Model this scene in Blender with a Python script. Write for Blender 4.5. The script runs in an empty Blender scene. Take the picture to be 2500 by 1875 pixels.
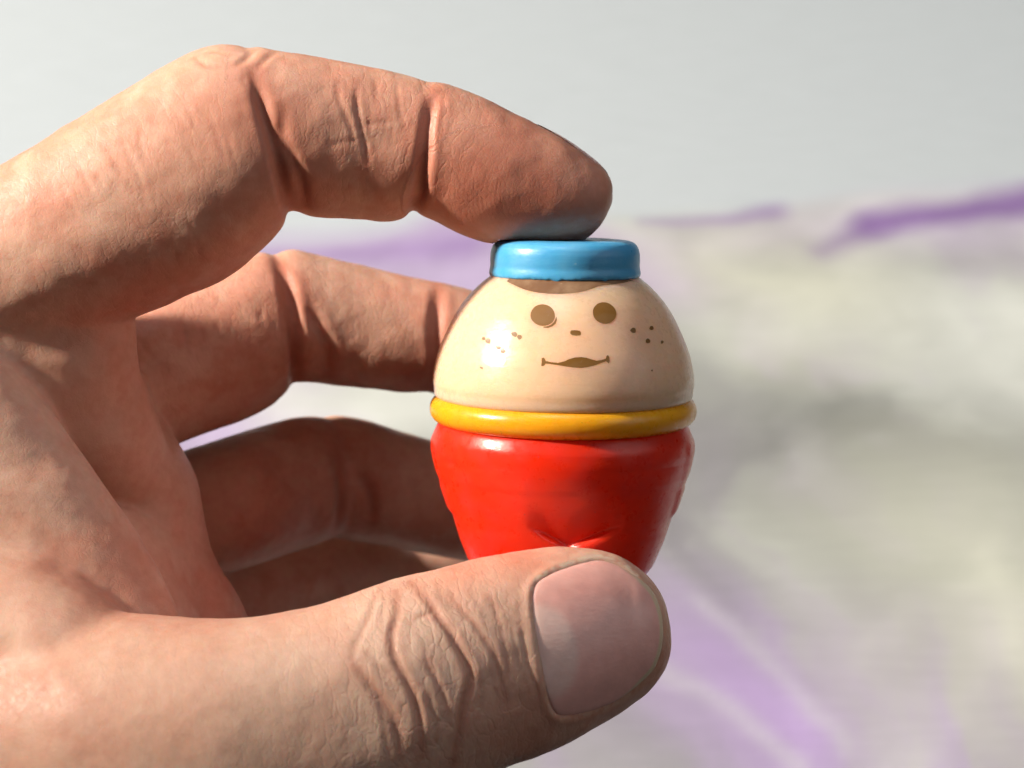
import bpy, bmesh, math, random
import numpy as np
from mathutils import Matrix, Vector
from mathutils.bvhtree import BVHTree

rng = np.random.default_rng(7)
scene = bpy.context.scene
col = scene.collection

# ------------------------------------------------------------------ frame
# Everything is measured in a working frame in millimetres: x right, y up,
# z towards the camera, origin at the toy.  FR takes it to world metres.
FPX, DIST = 4500.0, 240.0
PITCH = math.radians(38.0)
TOY_H = 0.14                      # height of the toy above the mat, metres
FR = Matrix.Translation((0, 0, TOY_H)) @ Matrix.Rotation(math.pi / 2 - PITCH, 4, 'X') @ Matrix.Scale(0.001, 4)
FRN = np.array(FR)

def px(x, y, z):
    """photo pixel at depth z (mm towards the camera) -> working frame"""
    s = (DIST - z) / FPX
    return np.array([(x - 1250.0) * s, -(y - 937.5) * s, z])

def to_world(P):
    P = np.asarray(P, float)
    return P @ FRN[:3, :3].T + FRN[:3, 3]

def dirw(v):
    v = Vector(v).normalized()
    return (FR.to_3x3() @ v).normalized()

# ------------------------------------------------------------------ camera
cam_d = bpy.data.cameras.new('camera')
cam = bpy.data.objects.new('camera', cam_d)
col.objects.link(cam)
cam.matrix_world = Matrix.Translation(FR @ Vector((0, 0, DIST))) @ Matrix.Rotation(math.pi / 2 - PITCH, 4, 'X')
cam_d.sensor_width = 36.0
cam_d.lens = 36.0 * FPX / 2500.0
cam_d.clip_start = 0.01
cam_d.clip_end = 50.0
cam_d.dof.use_dof = True
cam_d.dof.focus_distance = (DIST - 13.0) * 0.001
cam_d.dof.aperture_fstop = 27.0
scene.camera = cam

# ------------------------------------------------------------------ light
scene.view_settings.view_transform = 'Standard'
scene.view_settings.look = 'None'
scene.view_settings.exposure = 0.0
scene.view_settings.gamma = 1.0
scene.cycles.use_denoising = True
scene.cycles.use_adaptive_sampling = True
scene.cycles.adaptive_threshold = 0.04
scene.cycles.adaptive_min_samples = 24
scene.cycles.max_bounces = 6
scene.cycles.diffuse_bounces = 2
scene.cycles.glossy_bounces = 3
world = bpy.data.worlds.new('World')
scene.world = world
world.use_nodes = True
bg = world.node_tree.nodes['Background']
bg.inputs['Color'].default_value = (0.86, 0.93, 1.0, 1)
bg.inputs['Strength'].default_value = 0.02

def area(name, d, dist, size, power, color, size_y=None):
    l = bpy.data.lights.new(name, 'AREA')
    l.energy = power
    l.color = color
    l.shape = 'RECTANGLE' if size_y else 'DISK'
    l.size = size
    if size_y:
        l.size_y = size_y
    o = bpy.data.objects.new(name, l)
    col.objects.link(o)
    v = dirw(d)
    p = (FR @ Vector((0, 0, 0))) + v * dist
    o.matrix_world = Matrix.Translation(p) @ v.to_track_quat('Z', 'Y').to_matrix().to_4x4()
    return o
KEY = (-0.82, 0.47, 0.33)
# low sunlight from the left, let in by a window: a broad shaft that covers the hand and the mat behind it
sp = bpy.data.lights.new('window_sunlight', 'SPOT')
sp.energy = 2.6 * 4 * math.pi**2 * 1.7**2
sp.color = (1.0, 0.90, 0.76)
sp.shadow_soft_size = 0.06
sp.spot_size = math.radians(24.0)
sp.spot_blend = 0.25
spo = bpy.data.objects.new('window_sunlight', sp)
col.objects.link(spo)
_v = dirw(KEY)
_p = (FR @ Vector((0, 0, 0))) + _v * 1.7
_a = (_p - Vector((0.0, 0.275, 0.10))).normalized()
spo.matrix_world = Matrix.Translation(_p) @ _a.to_track_quat('Z', 'Y').to_matrix().to_4x4()
area('window_skylight', (-0.10, 0.90, 0.40), 1.2, 0.40, 3.4, (0.94, 0.96, 1.0), 0.40)
area('front_right_fill', (0.78, 0.34, 0.52), 1.0, 0.7, 1.5, (1.0, 0.96, 0.93), 0.7)  # unseen fill lamp, added to brighten the thumbnail and the toy's right side

# ------------------------------------------------------------------ helpers
def link_mesh(name, V, F, mat, parent=None, origin=None, smooth=True):
    """V in the working frame (mm).  The object's origin sits at `origin`."""
    W = to_world(V)
    o_w = to_world(np.array([origin]))[0] if origin is not None else W.mean(0)
    me = bpy.data.meshes.new(name)
    me.from_pydata((W - o_w).tolist(), [], [tuple(int(i) for i in f) for f in F])
    me.update()
    if smooth:
        me.polygons.foreach_set('use_smooth', np.ones(len(me.polygons), bool))
    me.materials.append(mat)
    o = bpy.data.objects.new(name, me)
    col.objects.link(o)
    o.location = o_w
    if len(F) < 100000:
        bm = bmesh.new(); bm.from_mesh(me); bmesh.ops.recalc_face_normals(bm, faces=bm.faces[:]); bm.to_mesh(me); bm.free()
        me.polygons.foreach_set('use_smooth', np.ones(len(me.polygons), bool))
    if parent is not None:
        o.parent = parent
        o.matrix_parent_inverse = Matrix.Translation(-Vector(parent.location))
    return o

def catmull(K, n):
    K = np.asarray(K, float)
    c = np.concatenate([[0], np.cumsum(np.linalg.norm(np.diff(K[:, :6], axis=0), axis=1) + 1e-6)])
    m = np.gradient(K, c, axis=0)
    t = np.linspace(0, c[-1], n)
    i = np.clip(np.searchsorted(c, t, side='right') - 1, 0, len(c) - 2)
    h = (c[i + 1] - c[i])[:, None]
    u = ((t - c[i])[:, None]) / h
    return ((2*u**3 - 3*u**2 + 1) * K[i] + (u**3 - 2*u**2 + u) * h * m[i]
            + (-2*u**3 + 3*u**2) * K[i+1] + (u**3 - u**2) * h * m[i+1])

def loft(st, n=70, k=56, ex=2.15):
    """st: rows (top x, top y, bottom x, bottom y, depth z, half depth[, depth of the bottom point])"""
    K = []
    for (tx, ty, bx, by, z, hz, *zb) in st:
        K.append(np.concatenate([px(tx, ty, z), px(bx, by, zb[0] if zb else z), [hz]]))
    S = catmull(K, n)
    T, B, H = S[:, :3], S[:, 3:6], S[:, 6]
    C = (T + B) / 2
    v = (T - B) / 2
    tan = np.gradient(C, axis=0)
    tan /= np.linalg.norm(tan, axis=1)[:, None]
    w = np.cross(tan, v)
    w /= np.linalg.norm(w, axis=1)[:, None] + 1e-9
    w[w[:, 2] < 0] *= -1
    a = np.linspace(0, 2 * np.pi, k, endpoint=False)
    ca = np.sign(np.cos(a)) * np.abs(np.cos(a)) ** (2 / ex)
    sa = np.sign(np.sin(a)) * np.abs(np.sin(a)) ** (2 / ex)
    V = C[:, None, :] + ca[None, :, None] * v[:, None, :] + sa[None, :, None] * (w * H[:, None])[:, None, :]
    V = V.reshape(-1, 3)
    F = []
    for i in range(n - 1):
        for j in range(k):
            j2 = (j + 1) % k
            F.append((i*k + j, i*k + j2, (i+1)*k + j2, (i+1)*k + j))
    V = np.vstack([V, C[0] - tan[0]*0.02, C[-1] + tan[-1]*0.02])
    a0, a1 = len(V) - 2, len(V) - 1
    for j in range(k):
        j2 = (j + 1) % k
        F.append((a0, j2, j))
        F.append((a1, (n-1)*k + j, (n-1)*k + j2))
    return V, F

def ellipsoid(c, r, axes=None, n=24, k=36):
    V, F = [], []
    for i in range(n + 1):
        t = math.pi * i / n
        for j in range(k):
            a = 2 * math.pi * j / k
            V.append((math.sin(t)*math.cos(a), math.cos(t), math.sin(t)*math.sin(a)))
    V = np.array(V) * np.array(r)
    if axes is not None:
        V = V @ np.array(axes)
    for i in range(n):
        for j in range(k):
            j2 = (j + 1) % k
            F.append((i*k + j, i*k + j2, (i+1)*k + j2, (i+1)*k + j))
    return V + np.array(c), F

# value noise in numpy for real displacement and pigment
_lat = rng.random((64, 64, 64))
def vnoise(P):
    P = np.asarray(P, float)
    i = np.floor(P).astype(int); f = P - i
    f = f*f*(3 - 2*f)
    r = np.zeros(len(P))
    for dx in (0, 1):
        for dy in (0, 1):
            for dz in (0, 1):
                wgt = (f[:, 0] if dx else 1-f[:, 0]) * (f[:, 1] if dy else 1-f[:, 1]) * (f[:, 2] if dz else 1-f[:, 2])
                r += wgt * _lat[(i[:, 0]+dx) % 64, (i[:, 1]+dy) % 64, (i[:, 2]+dz) % 64]
    return r
def fbm(P, o=4):
    r = 0; a = 0.5; s = 0
    for _ in range(o):
        r = r + a * vnoise(P); s += a
        P = P * 2.03 + 17.3; a *= 0.5
    return r / s

# ------------------------------------------------------------------ materials
class NT:
    def __init__(self, name):
        self.m = bpy.data.materials.new(name)
        self.m.use_nodes = True
        self.t = self.m.node_tree
        self.b = self.t.nodes['Principled BSDF']
    def n(self, typ, **kw):
        nd = self.t.nodes.new(typ)
        for k, v in kw.items():
            if k.startswith('_'):
                setattr(nd, k[1:], v)
            else:
                nd.inputs[k.replace('__', ' ')].default_value = v
        return nd
    def l(self, a, b):
        self.t.links.new(a, b)
    def mix(self, fac, a, b, mode='MIX'):
        nd = self.t.nodes.new('ShaderNodeMix')
        nd.data_type = 'RGBA'; nd.blend_type = mode
        for sock, v in ((nd.inputs['Factor'], fac), (nd.inputs['A'], a), (nd.inputs['B'], b)):
            if hasattr(v, 'links'):
                self.l(v, sock)
            else:
                sock.default_value = v
        return nd.outputs['Result']
    def ramp(self, src, stops):
        r = self.t.nodes.new('ShaderNodeValToRGB')
        el = r.color_ramp.elements
        while len(el) < len(stops):
            el.new(0.5)
        for e, (p, c) in zip(el, stops):
            e.position = p; e.color = c
        self.l(src, r.inputs['Fac'])
        return r.outputs['Color']

def coords(t, scale=1000.0):
    """object coordinates in millimetres"""
    tc = t.n('ShaderNodeTexCoord')
    mp = t.n('ShaderNodeMapping')
    mp.inputs['Scale'].default_value = (scale,) * 3
    t.l(tc.outputs['Object'], mp.inputs['Vector'])
    return mp.outputs['Vector']

def noise(t, vec, scale, detail=4, rough=0.55):
    n = t.n('ShaderNodeTexNoise')
    n.inputs['Scale'].default_value = scale
    n.inputs['Detail'].default_value = detail
    n.inputs['Roughness'].default_value = rough
    t.l(vec, n.inputs['Vector'])
    return n.outputs['Fac']

def bump(t, h, dist, strength=1.0, nrm=None):
    b = t.n('ShaderNodeBump')
    b.inputs['Strength'].default_value = strength
    b.inputs['Distance'].default_value = dist
    t.l(h, b.inputs['Height'])
    if nrm is not None:
        t.l(nrm, b.inputs['Normal'])
    return b.outputs['Normal']

def plastic(name, rgb, rough=0.3, sss=0.1, sub=(0.002, 0.001, 0.0006), stain=(0.25, 0.17, 0.1), dirt=0.12, bumpd=0.00004, rub=None):
    t = NT(name)
    v = coords(t)
    c = t.mix(t.ramp(noise(t, v, 0.25, 5, 0.6), [(0.45, (0, 0, 0, 1)), (0.8, (dirt,)*3 + (1,))]), (*rgb, 1), (*stain, 1))
    # specks of dirt
    sp = t.ramp(noise(t, v, 2.2, 3, 0.5), [(0.70, (0, 0, 0, 1)), (0.76, (dirt*2.2,)*3 + (1,))])
    c = t.mix(sp, c, (*stain, 1))
    if rub:
        c = t.mix(t.ramp(noise(t, v, 0.12, 3, 0.5), [(0.4, (0, 0, 0, 1)), (0.75, (0.5,)*3 + (1,))]), c, (*rub, 1))
    t.l(c, t.b.inputs['Base Color'])
    r = t.ramp(noise(t, v, 0.7, 6, 0.65), [(0.3, (rough*0.75,)*3 + (1,)), (0.75, (rough*1.45,)*3 + (1,))])
    t.l(r, t.b.inputs['Roughness'])
    t.b.inputs['Subsurface Weight'].default_value = sss
    t.b.inputs['Subsurface Radius'].default_value = sub
    t.b.inputs['Subsurface Scale'].default_value = 1.0
    t.b.inputs['IOR'].default_value = 1.47
    # fine scratches: noise stretched along one axis, and a soft moulded waviness
    mp = t.n('ShaderNodeMapping'); mp.inputs['Scale'].default_value = (0.25, 3.0, 3.0); mp.inputs['Rotation'].default_value = (0.3, 0.9, 0.5)
    t.l(v, mp.inputs['Vector'])
    n1 = bump(t, noise(t, mp.outputs['Vector'], 1.0, 3), bumpd, 0.5)
    n2 = bump(t, noise(t, v, 0.35, 3), bumpd * 2, 0.4, n1)
    t.l(n2, t.b.inputs['Normal'])
    return t.m

M_cream = plastic('cream_plastic', (0.88, 0.555, 0.365), 0.27, 0.7, (0.009, 0.006, 0.003), dirt=0.06)
M_blue = plastic('blue_plastic', (0.07, 0.36, 0.66), 0.34, 0.15, (0.001, 0.001, 0.002), (0.3, 0.55, 0.7), 0.25)
M_yellow = plastic('yellow_plastic', (0.93, 0.375, 0.011), 0.28, 0.4, (0.005, 0.0025, 0.0005), (0.4, 0.2, 0.04), 0.3)
M_red = plastic('red_plastic', (0.86, 0.028, 0.005), 0.3, 0.5, (0.005, 0.0008, 0.0004), (0.55, 0.06, 0.08), 0.3)
M_brown = plastic('brown_inlay', (0.21, 0.095, 0.018), 0.4, 0.0, dirt=0.3)
M_hair = plastic('brown_hair_paint', (0.17, 0.08, 0.035), 0.45, 0.0, stain=(0.45, 0.3, 0.18), dirt=0.6)

def skin_material():
    t = NT('skin')
    v = coords(t)
    at = t.n('ShaderNodeAttribute'); at.attribute_name = 'pigment'
    ln = t.n('ShaderNodeAttribute'); ln.attribute_name = 'lines'     # x: along the finger (mm), y: wrinkle mask, z: ridge mask
    mot = t.ramp(noise(t, v, 0.9, 4, 0.6), [(0.3, (0.95, 0.92, 0.91, 1)), (0.7, (1.04, 1.05, 1.06, 1))])
    c = t.mix(1.0, at.outputs['Color'], mot, 'MULTIPLY')
    t.l(c, t.b.inputs['Base Color'])
    t.b.inputs['Subsurface Weight'].default_value = 0.35
    t.b.inputs['Subsurface Radius'].default_value = (0.0034, 0.0010, 0.0005)
    t.b.inputs['Subsurface Scale'].default_value = 0.6
    t.b.inputs['IOR'].default_value = 1.42
    rr = t.ramp(noise(t, v, 1.6, 5), [(0.3, (0.40,)*3 + (1,)), (0.7, (0.60,)*3 + (1,))])
    t.l(rr, t.b.inputs['Roughness'])
    # skin grain: small cells
    vo = t.n('ShaderNodeTexVoronoi'); vo.feature = 'DISTANCE_TO_EDGE'
    vo.inputs['Scale'].default_value = 1.5
    wv = t.n('ShaderNodeVectorMath'); wv.operation = 'ADD'
    nz = t.n('ShaderNodeTexNoise'); nz.inputs['Scale'].default_value = 0.8
    t.l(v, nz.inputs['Vector'])
    t.l(v, wv.inputs[0]); t.l(nz.outputs['Color'], wv.inputs[1])
    t.l(wv.outputs[0], vo.inputs['Vector'])
    cell = t.ramp(vo.outputs['Distance'], [(0.0, (0, 0, 0, 1)), (0.16, (1, 1, 1, 1))])
    b1 = bump(t, cell, 0.00002, 0.4)
    b2 = bump(t, noise(t, v, 2.2, 4, 0.55), 0.00002, 0.45, b1)
    # cross lines: waves along the finger's length
    sx = t.n('ShaderNodeSeparateXYZ'); t.l(ln.outputs['Vector'], sx.inputs[0])
    def wave(freq, dist, nscale, amp):
        a = t.n('ShaderNodeMath'); a.operation = 'MULTIPLY_ADD'
        nn = noise(t, v, nscale, 3)
        t.l(nn, a.inputs[0]); a.inputs[1].default_value = amp; t.l(sx.outputs['X'], a.inputs[2])
        m = t.n('ShaderNodeMath'); m.operation = 'MULTIPLY'; t.l(a.outputs[0], m.inputs[0]); m.inputs[1].default_value = freq
        s = t.n('ShaderNodeMath'); s.operation = 'SINE'; t.l(m.outputs[0], s.inputs[0])
        return s.outputs[0]
    l2 = t.n('ShaderNodeAttribute'); l2.attribute_name = 'across'
    net = b2
    for (fs, ft, dep, strn, jit) in ((0.62, 0.26, 0.00010, 0.75, 1.6), (1.5, 0.75, 0.00004, 0.6, 0.8)):
        cx = t.n('ShaderNodeCombineXYZ')
        for src, f, sock in ((sx.outputs['X'], fs, 'X'), (l2.outputs['Fac'], ft, 'Y')):
            mm = t.n('ShaderNodeMath'); mm.operation = 'MULTIPLY'; t.l(src, mm.inputs[0]); mm.inputs[1].default_value = f
            t.l(mm.outputs[0], cx.inputs[sock])
        nz2 = t.n('ShaderNodeTexNoise'); nz2.inputs['Scale'].default_value = 0.35; nz2.inputs['Detail'].default_value = 3
        t.l(v, nz2.inputs['Vector'])
        sc_ = t.n('ShaderNodeVectorMath'); sc_.operation = 'MULTIPLY_ADD'
        t.l(nz2.outputs['Color'], sc_.inputs[0]); sc_.inputs[1].default_value = (jit,) * 3; t.l(cx.outputs[0], sc_.inputs[2])
        v2 = t.n('ShaderNodeTexVoronoi'); v2.feature = 'DISTANCE_TO_EDGE'; v2.inputs['Scale'].default_value = 1.0
        t.l(sc_.outputs[0], v2.inputs['Vector'])
        cr = t.ramp(v2.outputs['Distance'], [(0.0, (0, 0, 0, 1)), (0.10, (0.8,)*3 + (1,)), (0.3, (1, 1, 1, 1))])
        mk = t.n('ShaderNodeMath'); mk.operation = 'MULTIPLY'; t.l(cr, mk.inputs[0]); t.l(sx.outputs['Y'], mk.inputs[1])
        net = bump(t, mk.outputs[0], dep, strn, net)
    b3 = net
    w2 = wave(11.0, 0, 0.15, 0.6)
    m2 = t.n('ShaderNodeMath'); m2.operation = 'MULTIPLY'; t.l(w2, m2.inputs[0]); t.l(sx.outputs['Z'], m2.inputs[1])
    b4 = bump(t, m2.outputs[0], 0.00001, 0.3, b3)
    t.l(b4, t.b.inputs['Normal'])
    return t.m
M_skin = skin_material()

def nail_material():
    t = NT('nail')
    at = t.n('ShaderNodeAttribute'); at.attribute_name = 'pigment'
    v = coords(t)
    mot = t.ramp(noise(t, v, 0.45, 3), [(0.3, (0.93, 0.9, 0.9, 1)), (0.7, (1.05, 1.05, 1.05, 1))])
    t.l(t.mix(1.0, at.outputs['Color'], mot, 'MULTIPLY'), t.b.inputs['Base Color'])
    t.b.inputs['Roughness'].default_value = 0.27
    t.b.inputs['Subsurface Weight'].default_value = 0.2
    t.b.inputs['Subsurface Radius'].default_value = (0.002, 0.001, 0.0007)
    t.b.inputs['Subsurface Scale'].default_value = 0.5
    mp = t.n('ShaderNodeMapping')          # fine ridges along the nail
    mp.inputs['Rotation'].default_value = (0, math.radians(9), 0); mp.inputs['Scale'].default_value = (0.12, 2.4, 2.4)
    t.l(v, mp.inputs['Vector'])
    nb = bump(t, noise(t, mp.outputs['Vector'], 1.0, 3), 0.00004, 0.6)
    t.l(bump(t, noise(t, v, 1.2, 4), 0.00002, 0.5, nb), t.b.inputs['Normal'])
    return t.m
M_nail = nail_material()

# ------------------------------------------------------------------ the mat
def px_on_mat(x, y):
    """where the line of sight through a photo pixel meets the mat (world)"""
    o = FR @ Vector((0, 0, DIST)); p = FR @ Vector(px(x, y, 0))
    d = p - o
    return np.array((o + d * (-o.z / d.z))[:2])

def mat_material():
    t = NT('printed_mat')
    at = t.n('ShaderNodeAttribute'); at.attribute_name = 'print'
    tc = t.n('ShaderNodeTexCoord')
    mp = t.n('ShaderNodeMapping'); mp.inputs['Scale'].default_value = (60, 420, 1); mp.inputs['Rotation'].default_value = (0, 0, math.radians(-8))
    t.l(tc.outputs['Object'], mp.inputs['Vector'])
    st = t.ramp(noise(t, mp.outputs['Vector'], 1.0, 4), [(0.3, (0.97,)*3 + (1,)), (0.7, (1.03,)*3 + (1,))])
    t.l(t.mix(1.0, at.outputs['Color'], st, 'MULTIPLY'), t.b.inputs['Base Color'])
    t.b.inputs['Roughness'].default_value = 0.65
    t.l(bump(t, noise(t, tc.outputs['Object'], 500, 3), 0.0002, 0.3), t.b.inputs['Normal'])
    return t.m
M_mat = mat_material()

def build_mat():
    # dense where the photo looks, coarse beyond
    xs = np.linspace(-0.28, 0.28, 321)
    ys = np.linspace(-0.03, 0.72, 421)
    X, Y = np.meshgrid(xs, ys)
    P = np.stack([X.ravel(), Y.ravel()], 1)
    P3 = np.column_stack([P, np.zeros(len(P))])
    wob = np.column_stack([fbm(P3 * 22, 4), fbm(P3 * 22 + 31.7, 4)]) - 0.5
    Q = P + wob * np.array([0.045, 0.045])
    Q2 = P + wob * np.array([0.03, 0.014])
    def seg(a, b, w0, w1, soft, amp):
        A, B = px_on_mat(*a), px_on_mat(*b)
        d = B - A
        t = np.clip(((Q2 - A) @ d) / (d @ d), 0, 1)
        r = np.linalg.norm(Q2 - A - t[:, None] * d, axis=1)
        w = w0 + (w1 - w0) * t
        return amp * np.clip((w + soft - r) / (2 * soft), 0, 1)
    grey = np.array([0.42, 0.47, 0.52]); white = np.array([0.48, 0.51, 0.50])
    dark_grey = np.array([0.14, 0.147, 0.143]); lilac = np.array([0.36, 0.30, 0.47]); purple = np.array([0.19, 0.115, 0.30])
    C = np.tile(grey, (len(P), 1))
    # the printed part lies in front of a slanting line
    A, B = px_on_mat(300, 640), px_on_mat(2500, 450)
    nrm = np.array([-(B - A)[1], (B - A)[0]]); nrm /= np.linalg.norm(nrm)
    side = (Q2 - A) @ nrm
    inpr = np.clip((0.004 - side) / 0.010, 0, 1)[:, None]
    n1 = fbm(np.column_stack([Q * np.array([15, 9]), np.zeros(len(Q))]) + 3.1, 4)
    n2 = fbm(np.column_stack([Q * np.array([28, 18]), np.zeros(len(Q))]) + 9.4, 4)
    g0, g1 = px_on_mat(1600, 1100), px_on_mat(2000, 1850)
    dg = (g1 - g0) / np.linalg.norm(g1 - g0); dn = np.array([-dg[1], dg[0]])
    Qs = np.column_stack([Q @ dg * 10, Q @ dn * 75, np.zeros(len(Q))])
    n3 = fbm(Qs + 55.5, 4)
    nearm = np.clip((px_on_mat(1900, 1000)[1] - P[:, 1]) / 0.05, 0, 1)
    pr = white + (dark_grey - white) * np.clip((n1 - 0.47) * 4, 0, 0.55)[:, None]
    pr = pr + (lilac - pr) * (np.clip((n2 - 0.55) * 5, 0, 0.5))[:, None]
    pr = pr + (lilac - pr) * (np.clip((n3 - 0.5) * 4, 0, 0.8) * nearm)[:, None]
    pr = pr + (white - pr) * (np.clip((n3 - 0.62) * 6, 0, 0.8) * nearm)[:, None]
    C = C + (pr - C) * inpr
    def put(c, m):
        nonlocal C
        C = C + (c - C) * m[:, None]
    mot = fbm(np.column_stack([Q * 55, np.zeros(len(Q))]) + 21.0, 5)
    cream = np.array([0.47, 0.49, 0.435])
    put(dark_grey, seg((1960, 1110), (2140, 1060), .018, .024, .026, 1.0) * np.clip(0.55 + (mot - 0.4) * 2.5, 0.2, 1))  # dark grey patches right of the toy, broken up by mottling
    put(dark_grey * 1.2, seg((2220, 1180), (2420, 1120), .010, .014, .020, .8) * np.clip(0.5 + (mot - 0.4) * 3, 0, 1))
    put(dark_grey * np.array([1.15, 1.05, 1.3]), seg((1560, 1050), (1820, 1560), .016, .026, .022, .85) * np.clip(0.6 + (mot - 0.4) * 2.5, 0.2, 1))  # bluish dark grey patches from beside the toy down to the lower edge
    put(dark_grey * np.array([1.15, 1.05, 1.3]), seg((1480, 1750), (1750, 1850), .02, .02, .02, .7))
    put(dark_grey * 1.7, seg((2200, 650), (2500, 620), .006, .012, .014, .7))
    put(lilac, seg((700, 672), (1180, 662), .018, .028, .007, 1.0))
    put(lilac, seg((1180, 660), (1620, 690), .028, .012, .010, .95))
    put(lilac * 1.15, seg((1620, 600), (2500, 520), .006, .012, .012, .55))
    put(cream, seg((1740, 650), (1960, 730), .016, .026, .02, .95))
    put(cream, seg((2380, 1330), (2500, 1520), .025, .035, .03, .95))
    put(white, seg((1640, 790), (2450, 830), .006, .012, .012, .5))
    put(purple * 1.3, seg((640, 624), (1180, 608), .001, .006, .005, .6))
    put(purple * 1.15, seg((1540, 545), (1900, 510), .0005, .0035, .004, .7))
    put(purple, seg((1990, 615), (2150, 560), .001, .0055, .005, .8))
    put(purple, seg((2150, 552), (2560, 475), .0055, .0080, .005, .95))
    put(lilac, seg((1700, 1680), (2300, 1860), .022, .032, .025, .9) * np.clip(0.65 + (n3 - 0.4) * 3, 0.3, 1))
    put(purple * 1.6, seg((1680, 1580), (1880, 1780), .004, .010, .020, .55))
    put(white, seg((1560, 1640), (1900, 1860), .0, .001, .004, .6))
    put(white, seg((1700, 1460), (2050, 1800), .0, .001, .004, .5))
    put(lilac, seg((380, 1090), (600, 1050), .02, .02, .015, .8))
    put(white, seg((780, 985), (1000, 1000), .012, .012, .012, .8))
    C = C * (1 + (mot - 0.5)[:, None] * 0.35 * inpr)
    F = []
    nx, ny = len(xs), len(ys)
    idx = np.arange(nx * ny).reshape(ny, nx)
    F = np.stack([idx[:-1, :-1], idx[:-1, 1:], idx[1:, 1:], idx[1:, :-1]], -1).reshape(-1, 4)
    me = bpy.data.meshes.new('printed_mat')
    me.from_pydata(P3.tolist(), [], F.tolist())
    a = me.color_attributes.new('print', 'FLOAT_COLOR', 'POINT')
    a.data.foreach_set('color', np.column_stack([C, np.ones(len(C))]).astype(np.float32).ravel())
    me.polygons.foreach_set('use_smooth', np.ones(len(me.polygons), bool))
    me.materials.append(M_mat)
    o = bpy.data.objects.new('printed_mat', me)
    col.objects.link(o)
    o['kind'] = 'structure'
    o['label'] = 'pale grey mat printed with purple and white marbled clouds'
build_mat()

def build_added_table():  # unseen dark tabletop, added to limit light bounced into the palm
    t = NT('added_dark_tabletop')
    v = coords(t, 1.0)
    t.l(t.ramp(noise(t, v, 18, 5), [(0.3, (0.035, 0.03, 0.028, 1)), (0.7, (0.06, 0.052, 0.047, 1))]), t.b.inputs['Base Color'])
    t.b.inputs['Roughness'].default_value = 0.6
    me = bpy.data.meshes.new('added_tabletop')
    me.from_pydata([(-1.2, -0.8, -0.004), (1.2, -0.8, -0.004), (1.2, 1.6, -0.004), (-1.2, 1.6, -0.004)], [], [(0, 1, 2, 3)])
    me.materials.append(t.m)
    o = bpy.data.objects.new('added_tabletop', me)
    col.objects.link(o)
    o['kind'] = 'structure'
build_added_table()

# ------------------------------------------------------------------ the toy
MM = 18.75
TILT = Matrix.Rotation(math.radians(6.8), 3, 'X') 
ROLL = Matrix.Rotation(math.radians(-0.6), 3, 'Z')
TM = np.array(ROLL @ TILT)
T0 = px(1374.5, 996, 0)
def toy(P):
    return np.asarray(P, float) @ TM.T + T0

def prof_interp(pts, n):
    pts = np.asarray(pts, float)
    c = np.concatenate([[0], np.cumsum(np.linalg.norm(np.diff(pts, axis=0), axis=1))])
    t = np.linspace(0, c[-1], n)
    return np.column_stack([np.interp(t, c, pts[:, 0]), np.interp(t, c, pts[:, 1])])

def smooth_prof(pts, n=160, it=6):
    p = prof_interp(pts, n)
    for _ in range(it):
        q = p.copy(); q[1:-1] = 0.25*p[:-2] + 0.5*p[1:-1] + 0.25*p[2:]; p = q
    return p

def lathe(prof, k=160, fn=None):
    """prof rows (radius, y).  angle 0 faces the camera"""
    a = np.linspace(0, 2*np.pi, k, endpoint=False)
    R, A = np.meshgrid(prof[:, 0], a, indexing='ij')
    Y = np.repeat(prof[:, 1][:, None], k, 1)
    if fn is not None:
        R, Y = fn(R, A, Y)
    V = np.stack([R*np.sin(A), Y, R*np.cos(A)], -1).reshape(-1, 3)
    n = len(prof)
    idx = np.arange(n*k).reshape(n, k)
    nx = np.roll(idx, -1, 1)
    F = np.stack([idx[:-1], idx[1:], nx[1:], nx[:-1]], -1).reshape(-1, 4)
    F = [tuple(f) for f in F.tolist()]
    F.append(tuple(idx[-1][::-1].tolist())); F.append(tuple(idx[0].tolist()))
    return toy(V), F

toy_e = bpy.data.objects.new('egg_figure', None)
col.objects.link(toy_e)
base = toy(np.array([[0, -22.0, 0]]))[0]
toy_e.location = to_world(base[None])[0]
toy_e.empty_display_size = 0.01
toy_e['label'] = 'egg-shaped plastic toy figure with blue hat, freckled face and red trousers'
toy_e['category'] = 'toy'

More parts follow.
